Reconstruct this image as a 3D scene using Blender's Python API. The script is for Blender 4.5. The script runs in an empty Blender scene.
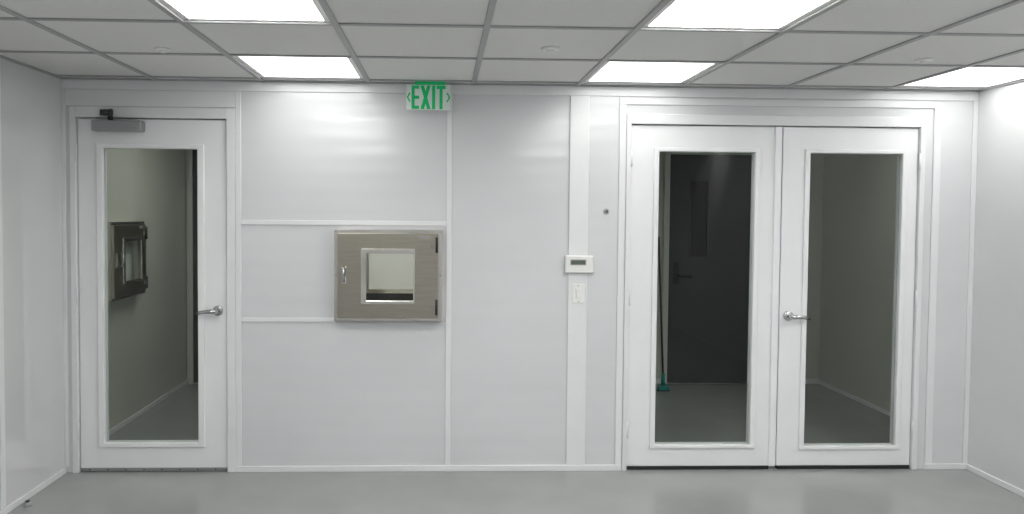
import bpy, bmesh, math
from mathutils import Vector, Matrix

scene = bpy.context.scene
COL = scene.collection

# ------------------------------------------------------------------ materials
def new_mat(name):
    m = bpy.data.materials.new(name); m.use_nodes = True
    nt = m.node_tree
    return m, nt, nt.nodes['Principled BSDF']

def principled(name, col, rough=0.5, metal=0.0, var=0.0, vscale=8.0, bump=0.0, bscale=60.0, spec=0.5, emit=None, estr=0.0, stretch=(1,1,1)):
    m, nt, b = new_mat(name)
    b.inputs['Base Color'].default_value = (*col, 1)
    b.inputs['Roughness'].default_value = rough
    b.inputs['Metallic'].default_value = metal
    b.inputs['Specular IOR Level'].default_value = spec
    if emit:
        b.inputs['Emission Color'].default_value = (*emit, 1)
        b.inputs['Emission Strength'].default_value = estr
    tc = nt.nodes.new('ShaderNodeTexCoord')
    mp = nt.nodes.new('ShaderNodeMapping'); mp.inputs['Scale'].default_value = stretch
    nt.links.new(tc.outputs['Object'], mp.inputs['Vector'])
    if var > 0:
        n = nt.nodes.new('ShaderNodeTexNoise'); n.inputs['Scale'].default_value = vscale; n.inputs['Detail'].default_value = 4
        nt.links.new(mp.outputs[0], n.inputs['Vector'])
        r = nt.nodes.new('ShaderNodeValToRGB')
        r.color_ramp.elements[0].position = 0.3; r.color_ramp.elements[1].position = 0.7
        r.color_ramp.elements[0].color = (*[max(0, c*(1-var)) for c in col], 1)
        r.color_ramp.elements[1].color = (*[min(1, c*(1+var)) for c in col], 1)
        nt.links.new(n.outputs['Fac'], r.inputs['Fac'])
        nt.links.new(r.outputs[0], b.inputs['Base Color'])
    if bump > 0:
        n2 = nt.nodes.new('ShaderNodeTexNoise'); n2.inputs['Scale'].default_value = bscale; n2.inputs['Detail'].default_value = 3
        nt.links.new(mp.outputs[0], n2.inputs['Vector'])
        bp = nt.nodes.new('ShaderNodeBump'); bp.inputs['Strength'].default_value = bump; bp.inputs['Distance'].default_value = 0.01
        nt.links.new(n2.outputs['Fac'], bp.inputs['Height'])
        nt.links.new(bp.outputs[0], b.inputs['Normal'])
    return m

def panel_mat(name, col, rough, ior=1.5, wavy=0.05):
    """smooth glossy vinyl clean-room wall panel with very faint broad mottling and extrusion waviness"""
    m, nt, b = new_mat(name)
    tc = nt.nodes.new('ShaderNodeTexCoord')
    mp = nt.nodes.new('ShaderNodeMapping'); mp.inputs['Scale'].default_value = (1.0, 1.0, 2.2)
    nt.links.new(tc.outputs['Object'], mp.inputs['Vector'])
    n = nt.nodes.new('ShaderNodeTexNoise'); n.inputs['Scale'].default_value = 1.6; n.inputs['Detail'].default_value = 5
    nt.links.new(mp.outputs[0], n.inputs['Vector'])
    r = nt.nodes.new('ShaderNodeValToRGB')
    r.color_ramp.elements[0].position = 0.3; r.color_ramp.elements[1].position = 0.7
    r.color_ramp.elements[0].color = (*[c*0.97 for c in col], 1)
    r.color_ramp.elements[1].color = (*[c*1.02 for c in col], 1)
    nt.links.new(n.outputs['Fac'], r.inputs['Fac']); nt.links.new(r.outputs[0], b.inputs['Base Color'])
    w = nt.nodes.new('ShaderNodeTexWave'); w.wave_type = 'BANDS'; w.bands_direction = 'Z'
    w.inputs['Scale'].default_value = 3.0; w.inputs['Distortion'].default_value = 1.5; w.inputs['Detail'].default_value = 2
    nt.links.new(tc.outputs['Object'], w.inputs['Vector'])
    bp = nt.nodes.new('ShaderNodeBump'); bp.inputs['Strength'].default_value = wavy; bp.inputs['Distance'].default_value = 0.01
    nt.links.new(w.outputs['Fac'], bp.inputs['Height']); nt.links.new(bp.outputs[0], b.inputs['Normal'])
    b.inputs['Roughness'].default_value = rough
    b.inputs['IOR'].default_value = ior
    return m

def glass_mat(name, tint=(0.93, 0.95, 0.94), refl=0.03):
    m = bpy.data.materials.new(name); m.use_nodes = True
    nt = m.node_tree; nt.nodes.clear()
    o = nt.nodes.new('ShaderNodeOutputMaterial')
    mix = nt.nodes.new('ShaderNodeMixShader')
    t = nt.nodes.new('ShaderNodeBsdfTransparent'); t.inputs[0].default_value = (*tint, 1)
    g = nt.nodes.new('ShaderNodeBsdfGlossy'); g.inputs['Roughness'].default_value = 0.02
    lw = nt.nodes.new('ShaderNodeLayerWeight'); lw.inputs['Blend'].default_value = 0.04
    mx = nt.nodes.new('ShaderNodeMath'); mx.operation = 'MAXIMUM'; mx.inputs[1].default_value = refl*0.5
    nt.links.new(lw.outputs['Fresnel'], mx.inputs[0])
    nt.links.new(mx.outputs[0], mix.inputs[0]); nt.links.new(t.outputs[0], mix.inputs[1]); nt.links.new(g.outputs[0], mix.inputs[2])
    nt.links.new(mix.outputs[0], o.inputs[0])
    return m

def emit_mat(name, col, s):
    m, nt, b = new_mat(name)
    b.inputs['Base Color'].default_value = (0.9, 0.9, 0.9, 1)
    b.inputs['Emission Color'].default_value = (*col, 1)
    b.inputs['Emission Strength'].default_value = s
    return m

M = {}
M['panel'] = panel_mat('vinyl_wall_panel', (0.66, 0.665, 0.685), 0.14)
M['panel_side'] = panel_mat('vinyl_side_wall_panel', (0.66, 0.665, 0.675), 0.035, 2.0, 0.01)
M['trim'] = principled('white_vinyl_trim', (0.755, 0.76, 0.775), 0.25, var=0.02, vscale=5)
M['door'] = principled('white_door_laminate', (0.79, 0.795, 0.81), 0.30, var=0.02, vscale=4)
M['jamb'] = principled('white_door_jamb', (0.75, 0.755, 0.77), 0.30, var=0.02)
M['floor'] = principled('grey_epoxy_floor', (0.31, 0.315, 0.315), 0.20, var=0.05, vscale=3.0, bump=0.02, bscale=25)
M['tile'] = principled('ceiling_tile', (0.73, 0.73, 0.715), 0.85, var=0.03, vscale=150, bump=0.08, bscale=180)
M['grid'] = principled('ceiling_grid_metal', (0.38, 0.38, 0.39), 0.5, var=0.03)
M['light'] = emit_mat('fluorescent_diffuser', (1.0, 1.0, 0.97), 14.5)
M['light_low'] = emit_mat('fluorescent_diffuser_dimmed', (1.0, 1.0, 0.97), 5.0)  # row nearest the back wall, set dimmer to soften hot spots there
M['steel'] = principled('brushed_stainless', (0.45, 0.42, 0.355), 0.28, metal=1.0, var=0.06, vscale=9, bump=0.03, bscale=40, stretch=(1, 1, 14))
M['steel_edge'] = principled('polished_stainless', (0.72, 0.70, 0.65), 0.22, metal=1.0, var=0.06, vscale=6)
M['chrome'] = principled('satin_chrome', (0.50, 0.50, 0.51), 0.22, metal=1.0, var=0.03)
M['alu'] = principled('door_closer_grey', (0.30, 0.30, 0.31), 0.42, metal=0.4, var=0.05)
M['dark'] = principled('black_rubber', (0.012, 0.012, 0.013), 0.6, var=0.1)
M['darkmetal'] = principled('dark_metal', (0.05, 0.05, 0.055), 0.4, metal=0.7, var=0.1)
M['white'] = principled('white_plastic', (0.80, 0.80, 0.78), 0.35, var=0.02)
M['lcd'] = principled('lcd_display', (0.10, 0.12, 0.10), 0.2, var=0.1)
M['grey'] = principled('grey_plastic', (0.35, 0.35, 0.36), 0.4, var=0.05)
M['green'] = principled('exit_green', (0.0, 0.33, 0.10), 0.5, var=0.05, emit=(0.0, 0.5, 0.15), estr=0.18)
M['acrylic'] = principled('exit_sign_acrylic', (0.74, 0.80, 0.78), 0.12, var=0.02)
M['glass'] = glass_mat('door_glass')
M['glass_clear'] = glass_mat('chamber_glass', (0.95, 0.96, 0.95), 0.03)
M['chamber'] = principled('chamber_interior_white', (0.74, 0.75, 0.72), 0.4, var=0.02)
M['chfill'] = emit_mat('chamber_fill_strip', (1, 1, 0.97), 3.5)  # glow of a strip added to brighten the chamber interior
M['hall'] = principled('hallway_wall_paint', (0.545, 0.56, 0.505), 0.30, var=0.03, vscale=2)
M['hallceil'] = principled('hallway_ceiling_tile', (0.3, 0.3, 0.3), 0.9, var=0.04, vscale=80)
M['halldoor'] = principled('dark_grey_door_paint', (0.040, 0.040, 0.043), 0.5, var=0.06, vscale=5)
M['hallfill'] = emit_mat('hallway_fill_glow', (1.0, 1.0, 0.93), 8.5)  # glow for an unseen panel added to brighten the hallway's left end
M['hallfill2'] = emit_mat('hallway_fill_glow_dim', (1.0, 1.0, 0.95), 3.8)  # weaker glow for the unseen panel added at the right end
M['teal'] = principled('teal_plastic', (0.0, 0.22, 0.20), 0.45, var=0.08)

# ------------------------------------------------------------------ mesh builder
class B:
    def __init__(s, name):
        s.name = name; s.bm = bmesh.new(); s.mats = []
    def mi(s, m):
        if m not in s.mats: s.mats.append(m)
        return s.mats.index(m)
    def _merge(s, tmp, m, smooth=False):
        i = s.mi(m)
        for f in tmp.faces: f.material_index = i; f.smooth = smooth
        me = bpy.data.meshes.new('t'); tmp.to_mesh(me); tmp.free()
        s.bm.from_mesh(me); bpy.data.meshes.remove(me)
    def box(s, x0, x1, y0, y1, z0, z1, m, bev=0.0, seg=2):
        t = bmesh.new(); bmesh.ops.create_cube(t, size=1)
        for v in t.verts:
            v.co = Vector(((x0+x1)/2+v.co.x*(x1-x0), (y0+y1)/2+v.co.y*(y1-y0), (z0+z1)/2+v.co.z*(z1-z0)))
        if bev > 0:
            bmesh.ops.bevel(t, geom=t.edges[:], offset=bev, segments=seg, profile=0.5, affect='EDGES')
        s._merge(t, m); return s
    def tube(s, pts, r, m, seg=16):
        """tube through points; r scalar or list"""
        pts = [Vector(p) for p in pts]; rs = r if isinstance(r, (list, tuple)) else [r]*len(pts)
        t = bmesh.new(); rings = []
        prev = None
        for i, p in enumerate(pts):
            if i == 0: d = pts[1]-p
            elif i == len(pts)-1: d = p-pts[-2]
            else: d = (pts[i+1]-p).normalized()+(p-pts[i-1]).normalized()
            d.normalize()
            ref = Vector((0, 0, 1)) if abs(d.z) < 0.9 else Vector((1, 0, 0))
            a = d.cross(ref).normalized()
            if prev is not None:
                a = (prev - d*prev.dot(d)).normalized()
            prev = a; b = d.cross(a)
            rings.append([t.verts.new(p+(a*math.cos(k*2*math.pi/seg)+b*math.sin(k*2*math.pi/seg))*rs[i]) for k in range(seg)])
        for i in range(len(rings)-1):
            for k in range(seg):
                t.faces.new((rings[i][k], rings[i][(k+1) % seg], rings[i+1][(k+1) % seg], rings[i+1][k]))
        t.faces.new(rings[0][::-1]); t.faces.new(rings[-1])
        bmesh.ops.recalc_face_normals(t, faces=t.faces[:])
        s._merge(t, m, True); return s
    def frame(s, x0, x1, z0, z1, ix0, ix1, iz0, iz1, y0, y1, m, bev=0.0):
        """rectangular ring in XZ (with depth y0..y1) with a rectangular opening"""
        t = bmesh.new()
        o = [(x0, z0), (x1, z0), (x1, z1), (x0, z1)]; i = [(ix0, iz0), (ix1, iz0), (ix1, iz1), (ix0, iz1)]
        vo0 = [t.verts.new((a, y0, b)) for a, b in o]; vi0 = [t.verts.new((a, y0, b)) for a, b in i]
        vo1 = [t.verts.new((a, y1, b)) for a, b in o]; vi1 = [t.verts.new((a, y1, b)) for a, b in i]
        for k in range(4):
            n = (k+1) % 4
            t.faces.new((vo0[k], vo0[n], vi0[n], vi0[k])); t.faces.new((vo1[n], vo1[k], vi1[k], vi1[n]))
            t.faces.new((vo0[n], vo0[k], vo1[k], vo1[n])); t.faces.new((vi0[k], vi0[n], vi1[n], vi1[k]))
        bmesh.ops.recalc_face_normals(t, faces=t.faces[:])
        if bev > 0:
            es = [e for e in t.edges if abs(e.calc_face_angle(0)) > 0.5]
            bmesh.ops.bevel(t, geom=es, offset=bev, segments=2, profile=0.5, affect='EDGES')
        s._merge(t, m); return s
    def poly(s, pts, y0, y1, m):
        """extruded polygon in XZ"""
        t = bmesh.new()
        a = [t.verts.new((p[0], y0, p[1])) for p in pts]; b = [t.verts.new((p[0], y1, p[1])) for p in pts]
        t.faces.new(a); t.faces.new(b[::-1])
        for k in range(len(pts)):
            n = (k+1) % len(pts); t.faces.new((a[n], a[k], b[k], b[n]))
        bmesh.ops.recalc_face_normals(t, faces=t.faces[:])
        s._merge(t, m); return s
    def done(s, xf=None):
        if xf is not None: s.bm.transform(xf)
        me = bpy.data.meshes.new(s.name); s.bm.to_mesh(me); s.bm.free()
        for m in s.mats: me.materials.append(M[m])
        c = Vector((0, 0, 0))
        if len(me.vertices):
            lo = Vector([min(v.co[i] for v in me.vertices) for i in range(3)]); hi = Vector([max(v.co[i] for v in me.vertices) for i in range(3)])
            c = (lo+hi)/2
            me.transform(Matrix.Translation(-c))
        o = bpy.data.objects.new(s.name, me); o.location = c; COL.objects.link(o)
        return o

def wall_holes(name, x0, x1, z0, z1, y0, y1, holes, mat):
    """solid wall slab in XZ with rectangular openings (reveals closed)"""
    b = B(name); t = bmesh.new()
    xs = sorted({x0, x1, *[h[0] for h in holes], *[h[1] for h in holes]}); zs = sorted({z0, z1, *[h[2] for h in holes], *[h[3] for h in holes]})
    def solid(i, j):
        if i < 0 or j < 0 or i >= len(xs)-1 or j >= len(zs)-1: return False
        cx = (xs[i]+xs[i+1])/2; cz = (zs[j]+zs[j+1])/2
        return not any(h[0] < cx < h[1] and h[2] < cz < h[3] for h in holes)
    V = {}
    def v(i, j, k):
        if (i, j, k) not in V: V[(i, j, k)] = t.verts.new((xs[i], (y0, y1)[k], zs[j]))
        return V[(i, j, k)]
    for i in range(len(xs)-1):
        for j in range(len(zs)-1):
            if not solid(i, j): continue
            t.faces.new((v(i, j, 0), v(i+1, j, 0), v(i+1, j+1, 0), v(i, j+1, 0)))
            t.faces.new((v(i, j+1, 1), v(i+1, j+1, 1), v(i+1, j, 1), v(i, j, 1)))
            if not solid(i-1, j): t.faces.new((v(i, j, 1), v(i, j, 0), v(i, j+1, 0), v(i, j+1, 1)))
            if not solid(i+1, j): t.faces.new((v(i+1, j, 0), v(i+1, j, 1), v(i+1, j+1, 1), v(i+1, j+1, 0)))
            if not solid(i, j-1): t.faces.new((v(i, j, 0), v(i, j, 1), v(i+1, j, 1), v(i+1, j, 0)))
            if not solid(i, j+1): t.faces.new((v(i, j+1, 1), v(i, j+1, 0), v(i+1, j+1, 0), v(i+1, j+1, 1)))
    b._merge(t, mat)
    return b.done()

# ------------------------------------------------------------------ dimensions (metres)
XL, XR = -2.22, 3.222
H = 2.312
YB = -6.1         # wall behind the camera
T = 0.12          # partition thickness
HXL, HXR, HY = -2.30, 3.48, 2.30   # adjoining room

# ------------------------------------------------------------------ room shell
B('floor').box(HXL-0.15, HXR+0.15, YB-0.12, HY+0.12, -0.10, 0.0, 'floor').done()
wall_holes('wall_back', HXL-0.12, HXR+0.12, 0, H+0.1, 0, T,
           [(-2.165, -1.245, -0.001, 2.115), (1.090, 2.895, -0.001, 2.115), (-0.600, -0.045, 0.950, 1.415)], 'panel')
B('wall_left').box(XL-0.12, XL, YB, 0, 0, H+0.1, 'panel_side').done()
B('wall_right').box(XR, XR+0.12, YB, 0, 0, H+0.1, 'panel_side').done()
B('wall_front').box(XL-0.12, XR+0.12, YB-0.12, YB, 0, H+0.1, 'panel').done()
# adjoining room seen through the glass
B('wall_hallway_left').box(HXL-0.12, HXL, T, HY, 0, H+0.1, 'hall').done()
B('wall_hallway_right').box(HXR, HXR+0.12, T, HY, 0, H+0.1, 'hall').done()
B('wall_hallway_back').box(HXL-0.12, HXR+0.12, HY, HY+0.12, 0, H+0.1, 'hall').done()
B('ceiling_hallway').box(HXL, HXR, T, HY, H, H+0.08, 'hallceil').done()

# ------------------------------------------------------------------ suspended ceiling
P = 0.617
cols = [0.171+P*k for k in range(-3, 5)]            # -1.68 ... 2.639
rows = [-0.090-0.628*k for k in range(0, 10)]
xe = [XL]+cols+[XR]
ye = [0.0]+rows+[YB]
lit = set()
for ci, x in enumerate(xe[:-1]):
    if min(abs(x-a) for a in (-1.063, 0.788, 2.639)) < 0.01:
        for ri in (1, 3, 5, 7): lit.add((ci, ri))
ct = B('ceiling')
for ci in range(len(xe)-1):
    for ri in range(len(ye)-1):
        if (ci, ri) in lit: continue
        ct.box(xe[ci], xe[ci+1], ye[ri+1], ye[ri], H, H+0.02, 'tile')
ct.box(XL, XR, YB, 0, H+0.085, H+0.10, 'tile')
ct.done()
g = B('ceiling_grid')
for x in cols: g.box(x-0.014, x+0.014, YB, -0.002, H-0.008, H+0.001, 'grid', 0.002, 1)
for y in rows: g.box(XL+0.002, XR-0.002, y-0.012, y+0.012, H-0.0075, H+0.001, 'grid', 0.002, 1)
g.box(XL, XR, -0.022, 0, H-0.008, H+0.001, 'grid')
g.box(XL, XL+0.022, YB, -0.022, H-0.008, H+0.001, 'grid')
g.box(XR-0.022, XR, YB, -0.022, H-0.008, H+0.001, 'grid')
g.done()
for (ci, ri) in sorted(lit):
    x0, x1, y1, y0 = xe[ci], xe[ci+1], ye[ri], ye[ri+1]
    ix, iy = 0.040, 0.030
    b2 = B('ceiling_light_panel')
    b2.box(x0+ix, x1-ix, y0+iy, y1-iy, H+0.004, H+0.010, 'light_low' if ri == 1 else 'light')
    b2.box(x0+0.002, x0+ix, y0+0.002, y1-0.002, H+0.001, H+0.06, 'white')
    b2.box(x1-ix, x1-0.002, y0+0.002, y1-0.002, H+0.001, H+0.06, 'white')
    b2.box(x0+ix, x1-ix, y0+0.002, y0+iy, H+0.001, H+0.06, 'white')
    b2.box(x0+ix, x1-ix, y1-iy, y1-0.002, H+0.001, H+0.06, 'white')
    b2.box(x0+0.002, x1-0.002, y0+0.002, y1-0.002, H+0.06, H+0.07, 'white')
    b2.done()

# sprinkler heads / detectors
for (x, y, r) in ((-1.335, -0.82, 0.038), (0.487, -0.96, 0.044), (2.33, -0.84, 0.038)):
    b = B('ceiling_sprinkler_head')
    b.tube([(x, y, H), (x, y, H-0.006), (x, y, H-0.010)], [r, r, r*0.8], 'white', 28)
    b.tube([(x, y, H-0.010), (x, y, H-0.018)], [r*0.45, r*0.36], 'white', 20)
    b.done()

# ------------------------------------------------------------------ wall trims
def trim(name, *boxes, m='trim', d=0.010, bev=0.003):
    b = B(name)
    for (x0, x1, z0, z1) in boxes: b.box(x0, x1, -d, 0.0, z0, z1, m, bev)
    return b.done()
trim('trim_1', (XL, XR, 2.248, 2.304), d=0.009)                         # top band
trim('trim_2', (-1.222, -1.190, 0.035, 2.248), d=0.008)                 # beside single door
trim('trim_3', (0.014, 0.046, 0.035, 2.248), d=0.008)
trim('trim_4', (0.744, 0.858, 0.035, 2.248), d=0.010)                   # wide batten
trim('trim_5', (-1.190, 0.014, 1.470, 1.498), d=0.008)
trim('trim_6', (-1.190, -0.640, 0.896, 0.922), (-0.640, 0.014, 0.880, 0.898), d=0.008)
trim('trim_7', (1.040, 1.080, 0.035, 2.200), (2.952, 2.998, 0.035, 2.200), (1.040, 2.998, 2.200, 2.240), d=0.010)
trim('trim_8', (XR-0.030, XR, 0.035, 2.248), (XL, XL+0.022, 0.035, 2.248), d=0.010)
trim('trim_11', (-2.198, -1.222, 2.152, 2.248), d=0.006)                # filler over the single door
trim('baseboard_back', (-1.222, 1.080, 0.0, 0.036), (2.952, XR, 0.0, 0.036), d=0.012)
B('baseboard_left').box(XL, XL+0.012, YB, -0.014, 0, 0.035, 'trim', 0.003).done()
B('baseboard_right').box(XR-0.012, XR, YB, -0.014, 0, 0.035, 'trim', 0.003).done()
b = B('trim_9')
for y in (-0.62, -1.84, -3.06, -4.28):
    b.box(XL, XL+0.006, y-0.018, y+0.018, 0.035, H-0.01, 'trim', 0.002)
b.done()
b = B('trim_10')
for y in (-1.22, -2.44, -3.66, -4.88):
    b.box(XR-0.006, XR, y-0.018, y+0.018, 0.035, H-0.01, 'trim', 0.002)
b.done()
B('baseboard_hallway').box(HXL, HXR, HY-0.012, HY, 0, 0.045, 'trim').box(HXR-0.012, HXR, T, HY-0.012, 0, 0.03, 'trim').box(HXL, HXL+0.012, T, HY-0.012, 0, 0.03, 'trim').done()

# door frames (jambs)
def jamb(name, x0, x1, zt, w_l, w_r, w_t):
    b = B(name)
    b.box(x0-w_l, x0, -0.012, T+0.01, 0, zt+w_t, 'jamb', 0.003)
    b.box(x1, x1+w_r, -0.012, T+0.01, 0, zt+w_t, 'jamb', 0.003)
    b.box(x0, x1, -0.012, T+0.01, zt, zt+w_t, 'jamb', 0.003)
    b.box(x0, x0+0.014, 0.056, 0.075, 0, zt, 'jamb'); b.box(x1-0.014, x1, 0.056, 0.075, 0, zt, 'jamb')
    b.box(x0, x1, 0.056, 0.075, zt-0.014, zt, 'jamb')
    return b.done()
jamb('door_frame', -2.139, -1.273, 2.086, 0.035, 0.050, 0.062)
jamb('door_frame', 1.112, 2.871, 2.086, 0.028, 0.030, 0.060)

# ------------------------------------------------------------------ doors
def lever(b, x, z, y, direction, m='chrome', L=0.11):
    """round rose, neck and a curved lever; direction=+1/-1 along X"""
    b.tube([(x, y, z), (x, y-0.008, z), (x, y-0.012, z)], [0.030, 0.030, 0.024], m, 28)
    b.tube([(x, y-0.010, z), (x, y-0.045, z), (x+direction*0.010, y-0.058, z), (x+direction*0.030, y-0.062, z+0.001),
            (x+direction*L*0.6, y-0.060, z-0.001), (x+direction*L, y-0.052, z-0.010)],
           [0.013, 0.013, 0.014, 0.013, 0.011, 0.009], m, 16)

def leaf(b, x0, x1, z0, z1, gx0, gx1, gz0, gz1, y0=0.008, y1=0.052, s=0.030):
    b.frame(x0, x1, z0, z1, gx0-s, gx1+s, gz0-s*0.7, gz1+s*0.7, y0, y1, 'door', 0.002)
    b.frame(gx0-s-0.004, gx1+s+0.004, gz0-s*0.7-0.004, gz1+s*0.7+0.004, gx0, gx1, gz0, gz1, y0-0.012, y0+0.016, 'door', 0.005)
    b.frame(gx0-s-0.004, gx1+s+0.004, gz0-s*0.7-0.004, gz1+s*0.7+0.004, gx0, gx1, gz0, gz1, y1-0.016, y1+0.006, 'door', 0.003)
    b.box(gx0-0.01, gx1+0.01, (y0+y1)/2-0.003, (y0+y1)/2+0.003, gz0-0.01, gz1+0.01, 'glass')

b = B('door_1')
leaf(b, -2.135, -1.279, 0.022, 2.080, -1.990, -1.445, 0.175, 1.910, s=0.034)
b.box(-2.130, -1.282, 0.004, 0.040, 0.004, 0.024, 'alu', 0.002)      # sweep
for k in range(8):
    x = -2.08+k*0.105; b.tube([(x, 0.006, 0.015), (x, 0.001, 0.015)], 0.004, 'dark', 10)
lever(b, -1.330, 0.960, 0.008, -1)
for z in (0.25, 1.05, 1.88): b.tube([(-2.1375, -0.010, z-0.05), (-2.1375, -0.010, z+0.05)], 0.006, 'jamb', 12)
door1 = b.done()

b = B('door_closer')
b.box(-2.030, -1.745, -0.060, 0.0075, 2.005, 2.066, 'alu', 0.008, 3)
b.tube([(-1.93, -0.030, 2.066), (-1.93, -0.030, 2.092)], 0.014, 'darkmetal')
b.tube([(-1.93, -0.030, 2.088), (-1.86, -0.185, 2.094)], [0.010, 0.008], 'darkmetal')
b.tube([(-1.86, -0.185, 2.084), (-1.86, -0.185, 2.110)], 0.011, 'darkmetal')
b.tube([(-1.86, -0.185, 2.104), (-1.955, -0.030, 2.112)], [0.008, 0.008], 'darkmetal')
b.box(-1.990, -1.920, -0.034, -0.0125, 2.096, 2.130, 'darkmetal', 0.004)
closer = b.done()
closer.parent = door1; closer.matrix_parent_inverse = Matrix.Translation(-door1.location)

b = B('door_2')
leaf(b, 1.116, 2.020, 0.022, 2.080, 1.284, 1.866, 0.155, 1.925, s=0.028)
b.box(1.985, 2.026, -0.004, 0.010, 0.022, 2.080, 'door', 0.003)     # astragal
b.box(1.120, 1.985, 0.002, 0.045, 0.003, 0.022, 'dark')
for z in (0.25, 1.05, 1.88): b.tube([(1.114, -0.010, z-0.05), (1.114, -0.010, z+0.05)], 0.006, 'jamb', 12)
b.done()
b = B('door_3')
leaf(b, 2.036, 2.867, 0.022, 2.080, 2.202, 2.768, 0.145, 1.925, s=0.028)
b.box(2.044, 2.863, 0.002, 0.045, 0.003, 0.022, 'dark')
lever(b, 2.090, 0.940, 0.008, 1)
for z in (0.25, 1.05, 1.88): b.tube([(2.869, -0.010, z-0.05), (2.869, -0.010, z+0.05)], 0.006, 'jamb', 12)
b.done()

# doors of the adjoining room
def hall_door(name, x0, x1, vx0, vx1, lx, ld):
    b = B(name)
    b.frame(x0-0.05, x1+0.05, 0.0, 2.15, x0, x1, -0.0005, 2.10, HY-0.03, HY, 'hall')
    b.frame(x0+0.003, x1-0.003, 0.01, 2.097, vx0, vx1, 1.17, 1.86, HY-0.025, HY-0.002, 'halldoor')
    b.box(vx0, vx1, HY-0.016, HY-0.010, 1.17, 1.86, 'dark')
    b.frame(vx0-0.015, vx1+0.015, 1.155, 1.875, vx0, vx1, 1.17, 1.86, HY-0.030, HY-0.020, 'halldoor')
    b.box(lx-0.025, lx+0.025, HY-0.034, HY-0.024, 0.92, 1.12, 'dark', 0.004)
    b.tube([(lx, HY-0.03, 1.0), (lx, HY-0.07, 1.0), (lx+ld*0.02, HY-0.085, 1.0), (lx+ld*0.12, HY-0.085, 0.99)], 0.012, 'dark')
    return b.done()
hall_door('door_4', 2.050, 2.950, 2.245, 2.395, 2.120, 1)
hall_door('door_5', -2.235, -1.33, -1.60, -1.45, -1.41, -1)

# ------------------------------------------------------------------ pass-through chamber
def pass_through(name, xf=None, w=0.632, h=0.536, depth=0.60, fill_strip=True):
    """built with the front face at y=0, left-bottom corner at x=0,z=0, body going +y"""
    b = B(name)
    b.frame(0, w, 0, h, 0.030, w-0.030, 0.030, h-0.030, 0.006, 0.080, 'steel_edge', 0.004)   # outer flange
    wx0, wx1, wz0, wz1 = 0.190, 0.462, 0.122, 0.398
    b.frame(0.022, w-0.024, 0.018, h-0.022, wx0-0.006, wx1+0.006, wz0-0.006, wz1+0.006, -0.010, 0.018, 'steel', 0.004)
    b.frame(wx0-0.032, wx1+0.010, wz0-0.020, wz1+0.028, wx0, wx1, wz0, wz1, -0.016, -0.006, 'steel_edge', 0.003)
    b.box(wx0-0.004, wx1+0.004, 0.002, 0.006, wz0-0.004, wz1+0.004, 'glass_clear')
    b.box(0.048, 0.076, -0.018, -0.009, 0.220, 0.320, 'steel_edge', 0.003)
    b.tube([(0.062, -0.014, 0.235), (0.062, -0.045, 0.240), (0.062, -0.055, 0.262), (0.062, -0.055, 0.300), (0.064, -0.040, 0.322)], [0.008, 0.009, 0.010, 0.010, 0.007], 'chrome')
    for z in (0.085, 0.448):
        b.box(w-0.066, w-0.036, -0.016, -0.009, z-0.018, z+0.018, 'steel', 0.003)
        b.tube([(w-0.034, -0.018, z-0.045), (w-0.034, -0.018, z+0.045)], 0.008, 'darkmetal', 12)
    b.box(w-0.140, w-0.090, -0.0115, -0.0095, 0.486, 0.502, 'grey')      # plain label plate
    for x in (0.012, w-0.012):
        for z in (0.012, h*0.5, h-0.012): b.tube([(x, 0.008, z), (x, 0.003, z)], 0.004, 'chrome', 10)
    X0, X1, Z0, Z1 = 0.045, w-0.045, 0.045, h-0.045
    b.box(X0, X1, 0.02, depth, Z0, Z0+0.006, 'chamber'); b.box(X0, X1, 0.02, depth, Z1-0.006, Z1, 'chamber')
    b.box(X0, X0+0.006, 0.02, depth, Z0, Z1, 'chamber'); b.box(X1-0.006, X1, 0.02, depth, Z0, Z1, 'chamber')
    b.box(X0, X1, depth-0.008, depth, Z0, Z1, 'chamber')
    if fill_strip:
        b.box(X0+0.03, X1-0.03, 0.10, 0.50, Z0+0.006, Z0+0.020, 'steel')     # floor grate
        # far door's inner face: window surround and dark gasket
        b.frame(X0+0.05, X1-0.05, Z0+0.055, Z1-0.05, X0+0.10, X1-0.10, Z0+0.085, Z1-0.085, depth-0.020, depth-0.008, 'steel_edge', 0.002)
        b.box(X0+0.01, X1-0.01, depth-0.03, depth-0.008, Z0+0.006, Z0+0.055, 'dark')
        b.box(X0+0.03, X1-0.03, 0.22, 0.38, Z1-0.016, Z1-0.006, 'chfill')  # added glowing strip, fills the chamber with light
    return b.done(xf)
pass_through('pass_through_chamber', Matrix.Translation((-0.638, -0.080, 0.912)))
# second one mounted on the left wall of the adjoining room, facing +X
pass_through('pass_through_chamber', Matrix.Translation((HXL+0.081, 0.62, 0.935)) @ Matrix.Rotation(math.radians(90), 4, 'Z'), w=0.58, h=0.535, depth=0.079, fill_strip=False)

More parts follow.
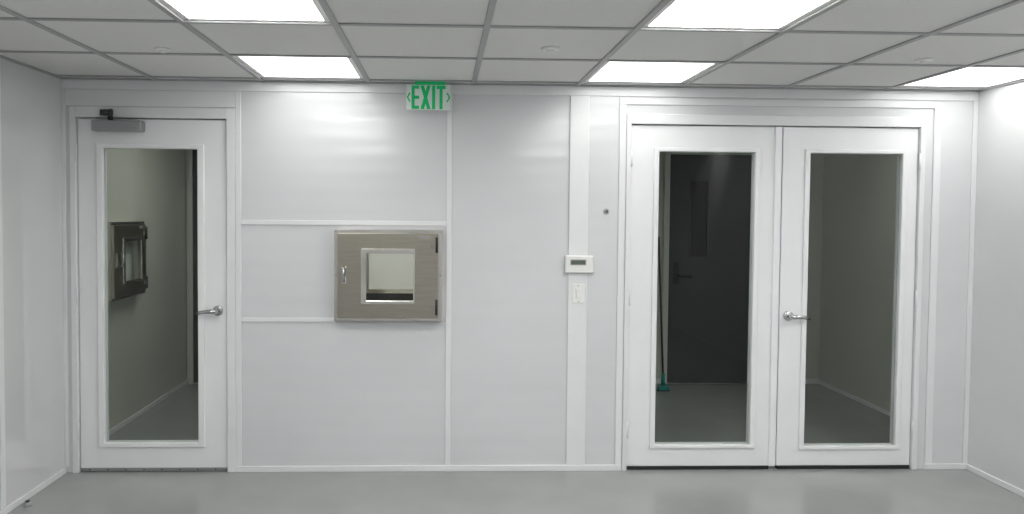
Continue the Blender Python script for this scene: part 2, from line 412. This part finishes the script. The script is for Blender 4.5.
# ------------------------------------------------------------------ wall devices
dz = 0.018
b = B('thermostat')
b.box(0.722, 0.892, -0.040, -0.010, 1.180+dz, 1.282+dz, 'white', 0.006, 3)
b.box(0.750, 0.845, -0.0425, -0.039, 1.226+dz, 1.260+dz, 'grey', 0.001)
b.box(0.756, 0.839, -0.0435, -0.042, 1.231+dz, 1.255+dz, 'lcd')
for k in range(4): b.box(0.755+k*0.026, 0.770+k*0.026, -0.043, -0.039, 1.200+dz, 1.205+dz, 'white', 0.001)
b.done()
b = B('light_switch')
b.box(0.768, 0.842, -0.016, -0.010, 0.998+dz, 1.112+dz, 'white', 0.003)
b.box(0.787, 0.823, -0.018, -0.015, 1.022+dz, 1.088+dz, 'jamb', 0.001)
b.box(0.792, 0.818, -0.023, -0.017, 1.028+dz, 1.082+dz, 'white', 0.003)
for z in (1.008+dz, 1.102+dz): b.tube([(0.805, -0.015, z), (0.805, -0.018, z)], 0.0035, 'grey', 10)
b.done()
b = B('wall_sensor_knob')
b.tube([(0.969, 0, 1.565), (0.969, -0.010, 1.565), (0.969, -0.016, 1.565)], [0.017, 0.016, 0.010], 'grey', 24)
b.tube([(0.969, -0.015, 1.565), (0.969, -0.022, 1.565)], 0.006, 'darkmetal', 12)
b.done()
b = B('wall_outlet')
b.box(XL, XL+0.007, -0.80, -0.73, 0.60, 0.72, 'white', 0.003)
for z in (0.635, 0.685): b.box(XL+0.006, XL+0.010, -0.782, -0.748, z-0.015, z+0.015, 'trim', 0.002)
b.done()
b = B('door_stop')
b.tube([(XL+0.055, -0.50, 0.0), (XL+0.055, -0.50, 0.012), (XL+0.055, -0.50, 0.020)], [0.020, 0.018, 0.012], 'grey', 20)
b.tube([(XL+0.055, -0.50, 0.018), (XL+0.055, -0.50, 0.028)], 0.010, 'dark', 16)
b.done()

# ------------------------------------------------------------------ exit sign
b = B('exit_sign')
e = 0.014
sx0, sx1, sz0, sz1, sy = -0.222, 0.034, 2.128+e, 2.276+e, -0.075
b.box(sx0+0.05, sx1-0.03, sy-0.016, sy+0.020, 2.274+e, H-0.001, 'green', 0.003)       # canopy
b.box(sx0, sx1, sy-0.003, sy+0.003, sz0, sz1, 'acrylic', 0.002)
def stroke(p, q, w):
    p = Vector((p[0], 0, p[1])); q = Vector((q[0], 0, q[1])); d = (q-p).normalized(); n = Vector((-d.z, 0, d.x))*w/2
    b.poly([(a.x, a.z) for a in (p-n, q-n, q+n, p+n)], sy-0.0065, sy-0.003, 'green')
lt, lb = 2.268+e, 2.134+e; sw = 0.018
def E(x, w):
    b.box(x, x+sw, sy-0.0065, sy-0.003, lb, lt, 'green')
    for z in (lb, (lb+lt)/2-sw/2, lt-sw): b.box(x+sw*0.5, x+w, sy-0.0063, sy-0.003, z, z+sw, 'green')
E(-0.192, 0.044)
def slanted(xa, xb, w=0.020):
    b.poly([(xa, lb), (xa+w, lb), (xb+w, lt), (xb, lt)], sy-0.0065 if xa < xb else sy-0.0067, sy-0.003, 'green')
slanted(-0.140, -0.140+0.038); slanted(-0.140+0.038, -0.140)
b.box(-0.073, -0.073+sw, sy-0.0065, sy-0.003, lb, lt, 'green')
b.box(-0.047, 0.005, sy-0.0063, sy-0.003, lt-sw, lt, 'green'); b.box(-0.021-sw/2, -0.021+sw/2, sy-0.0065, sy-0.003, lb, lt, 'green')
zc = (lb+lt)/2
stroke((-0.216, zc-0.001), (-0.201, zc+0.026), 0.008); stroke((-0.216, zc+0.001), (-0.201, zc-0.026), 0.008)
stroke((0.028, zc-0.001), (0.013, zc+0.026), 0.008); stroke((0.028, zc+0.001), (0.013, zc-0.026), 0.008)
b.done()

# ------------------------------------------------------------------ adjoining room contents
b = B('floor_squeegee')
b.box(1.89, 1.98, HY-0.33, HY-0.27, 0.012, 0.050, 'teal', 0.006)
b.box(1.88, 1.99, HY-0.304, HY-0.296, 0.0, 0.020, 'dark')
b.tube([(1.935, HY-0.30, 0.045), (1.935, HY-0.29, 0.16)], [0.020, 0.014], 'teal')
b.tube([(1.935, HY-0.29, 0.14), (1.955, HY-0.02, 1.35)], 0.009, 'darkmetal')
b.done()
for (x, y, m) in ((-1.45, 1.0, 'hallfill'), (2.75, 0.8, 'hallfill2')):  # unseen fill panels added overhead to light the view through the glass
    b = B('hallway_fill_panel')
    b.box(x-0.28, x+0.28, y-0.28, y+0.28, H-0.012, H-0.006, m)
    b.box(x-0.30, x+0.30, y-0.30, y+0.30, H-0.006, H, 'white', 0.002)
    b.done()

# ------------------------------------------------------------------ world + camera
w = bpy.data.worlds.new('World'); scene.world = w; w.use_nodes = True
w.node_tree.nodes['Background'].inputs[0].default_value = (0.5, 0.5, 0.5, 1)
w.node_tree.nodes['Background'].inputs[1].default_value = 0.1

cd = bpy.data.cameras.new('camera'); cam = bpy.data.objects.new('camera', cd); COL.objects.link(cam)
scene.camera = cam
cd.lens = 26.05; cd.shift_x = 43/1024; cd.shift_y = -18/1024; cd.clip_start = 0.05
cam.location = (0, -4.4, 1.542)
R = Matrix.Rotation(-math.radians(1.95), 3, 'Z') @ Matrix.Rotation(math.radians(90-1.93), 3, 'X') @ Matrix.Rotation(math.radians(0.45), 3, 'Z')
cam.rotation_euler = R.to_euler()
scene.view_settings.view_transform = 'Standard'
scene.view_settings.look = 'None'
